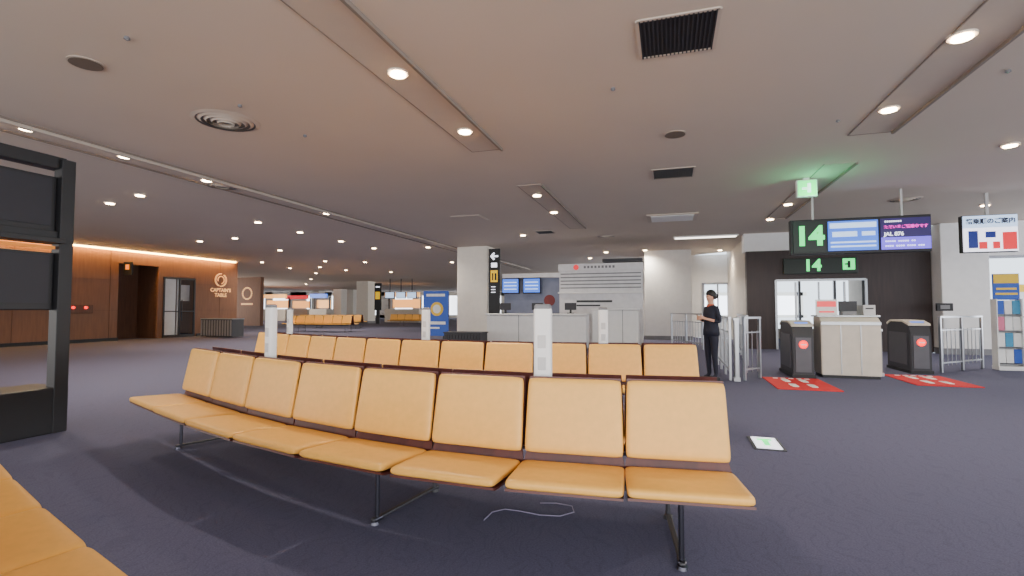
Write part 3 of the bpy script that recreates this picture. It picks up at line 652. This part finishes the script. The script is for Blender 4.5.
# ---------- person ----------
def build_person(loc,yaw,k=0.95):
    e=thing('person','standing attendant in dark uniform with hair tied back, forearms raised','person',loc,yaw)
    Vt=[];E=[];R=[]
    def a(p,r,par=None):
        Vt.append(Vector(p)*k); R.append(r*k)
        if par is not None: E.append((par,len(Vt)-1))
        return len(Vt)-1
    pel=a((0,0,0.90),0.125); sp=a((0,0.005,1.05),0.105,pel); ch=a((0,0.01,1.20),0.125,sp); nb=a((0,0.015,1.335),0.06,ch); nk=a((0,0.0,1.39),0.045,nb)
    hl=a((0,-0.012,1.445),0.062,nk); hm=a((0,-0.005,1.50),0.080,hl); ht=a((0,0.005,1.56),0.062,hm)
    ns=a((0,-0.098,1.485),0.012,hm)
    for s in (-1,1):
        ear=a((s*0.084,0.0,1.49),0.014,hm)
        sh=a((s*0.15,0.01,1.285),0.052,ch); el=a((s*0.205,0.04,1.04),0.038,sh); wr=a((s*0.10,-0.17,1.10),0.024,el); hd_=a((s*0.06,-0.225,1.12),0.026,wr)
        for j in range(4):
            off=(j-1.5)*0.019; f1=a((s*0.035-0,-0.262,1.12+off),0.009,hd_); f2=a((s*0.01,-0.285+0.004*j,1.115+off),0.008,f1); a((s*-0.012,-0.275+0.004*j,1.11+off),0.007,f2)
        t1=a((s*0.065,-0.235,1.158),0.010,hd_); a((s*0.045,-0.262,1.172),0.008,t1)
        hp=a((s*0.085,0,0.82),0.09,pel); kn=a((s*0.09,-0.005,0.47),0.056,hp); an=a((s*0.095,0.02,0.09),0.036,kn); a((s*0.10,-0.10,0.035),0.032,an)
    me=bpy.data.meshes.new('body'); me.from_pydata(Vt,E,[]); o=bpy.data.objects.new('body',me); col.objects.link(o)
    md=o.modifiers.new('Skin','SKIN'); md.use_smooth_shade=True
    for i,r in enumerate(R):
        o.data.skin_vertices[0].data[i].radius=(r,r)
    o.data.skin_vertices[0].data[0].use_root=True
    s=o.modifiers.new('sub','SUBSURF'); s.levels=1; s.render_levels=1
    dg=bpy.context.evaluated_depsgraph_get(); dg.update()
    nm=bpy.data.meshes.new_from_object(o.evaluated_get(dg)); bpy.data.objects.remove(o)
    nm.materials.clear(); nm.materials.append(M_navy); nm.materials.append(M_skin)
    for p in nm.polygons:
        c=p.center/k; p.use_smooth=True
        if c.z>1.345 or (c.y<-0.06 and c.z>1.0 and (c.y<-0.12 or abs(c.x)>0.13)): p.material_index=1
    b=bpy.data.objects.new('body',nm); col.objects.link(b); b.parent=e
    def loft(name,rings,m,n=20):
        bm=bmesh.new(); rr=[]
        for (z,rx,ry,cy) in rings: rr.append([bm.verts.new((rx*k*math.cos(2*math.pi*i/n),cy*k+ry*k*math.sin(2*math.pi*i/n),z*k)) for i in range(n)])
        for i in range(len(rr)-1):
            for j in range(n): bm.faces.new((rr[i][j],rr[i][(j+1)%n],rr[i+1][(j+1)%n],rr[i+1][j]))
        bm.faces.new(rr[0]); bm.faces.new(rr[-1][::-1])
        return finish(name,bm,m,e,smooth=True)
    loft('jacket',[(0.80,0.165,0.125,0),(0.9,0.16,0.125,0),(1.05,0.128,0.105,0),(1.18,0.155,0.125,0),(1.28,0.165,0.11,0.01),(1.33,0.10,0.075,0.012),(1.35,0.06,0.055,0.012)],M_navy)
    loft('hair',[(1.45,0.05,0.035,0.06),(1.47,0.088,0.07,0.03),(1.52,0.094,0.088,0.02),(1.565,0.088,0.09,0.01),(1.61,0.06,0.065,0.008),(1.63,0.02,0.02,0.008)],M_hair)
    bm=bmesh.new(); bmesh.ops.create_icosphere(bm,subdivisions=2,radius=0.045*k); bmesh.ops.translate(bm,verts=bm.verts[:],vec=(0,0.12*k,1.51*k)); finish('hair_bun',bm,M_hair,e,smooth=True)
    loft('scarf',[(1.315,0.07,0.075,0.0),(1.345,0.066,0.066,0.0),(1.365,0.055,0.056,0.0)],M_scarf)
    for s in (-1,1):
        bm=bmesh.new()
        q=bmesh.ops.create_icosphere(bm,subdivisions=2,radius=0.009*k)
        for v in q['verts']: v.co+=Vector((s*0.03*k,-0.078*k,1.505*k))
        finish('eye',bm,M_black,e)
        boxes('shoe',[((s*0.10*k,-0.045*k,0.03),(0.085*k,0.24*k,0.06))],M_black,e,bev=.02)
    boxes('mouth',[((0,-0.078*k,1.448*k),(0.035*k,0.01,0.008*k))],M_scarf,e)
    return e
build_person(at_z(712,380,0),math.radians(-75),0.94)
# ---------- light ----------
w=bpy.data.worlds.new('world'); scene.world=w; w.use_nodes=True
bg=w.node_tree.nodes['Background']; bg.inputs[0].default_value=(0.78,0.89,1.0,1); bg.inputs[1].default_value=2.8
def area(loc,rot,sx,sy,e,c):  # unseen fill lamps added to brighten ceiling and hall
    ld=bpy.data.lights.new('area','AREA'); ld.shape='RECTANGLE'; ld.size=sx; ld.size_y=sy; ld.energy=e; ld.color=c
    o=bpy.data.objects.new('fill_area',ld); col.objects.link(o); o.location=loc; o.rotation_euler=rot
area((0,-3.9,1.4),(math.radians(108),0,0),18,2.6,800,(1.0,0.92,0.84))
area((17,6,1.5),(math.radians(100),0,math.radians(80)),12,2.6,560,(0.96,0.95,1.0))
area((-16,3,1.5),(math.radians(105),0,math.radians(-60)),10,2.6,420,(1.0,0.9,0.8))
area((-26,40,1.7),(math.radians(95),0,math.radians(-90)),16,2.8,1400,(1.0,0.88,0.76))
area((11.5,40,1.7),(math.radians(95),0,math.radians(90)),16,2.6,1200,(1.0,0.88,0.76))
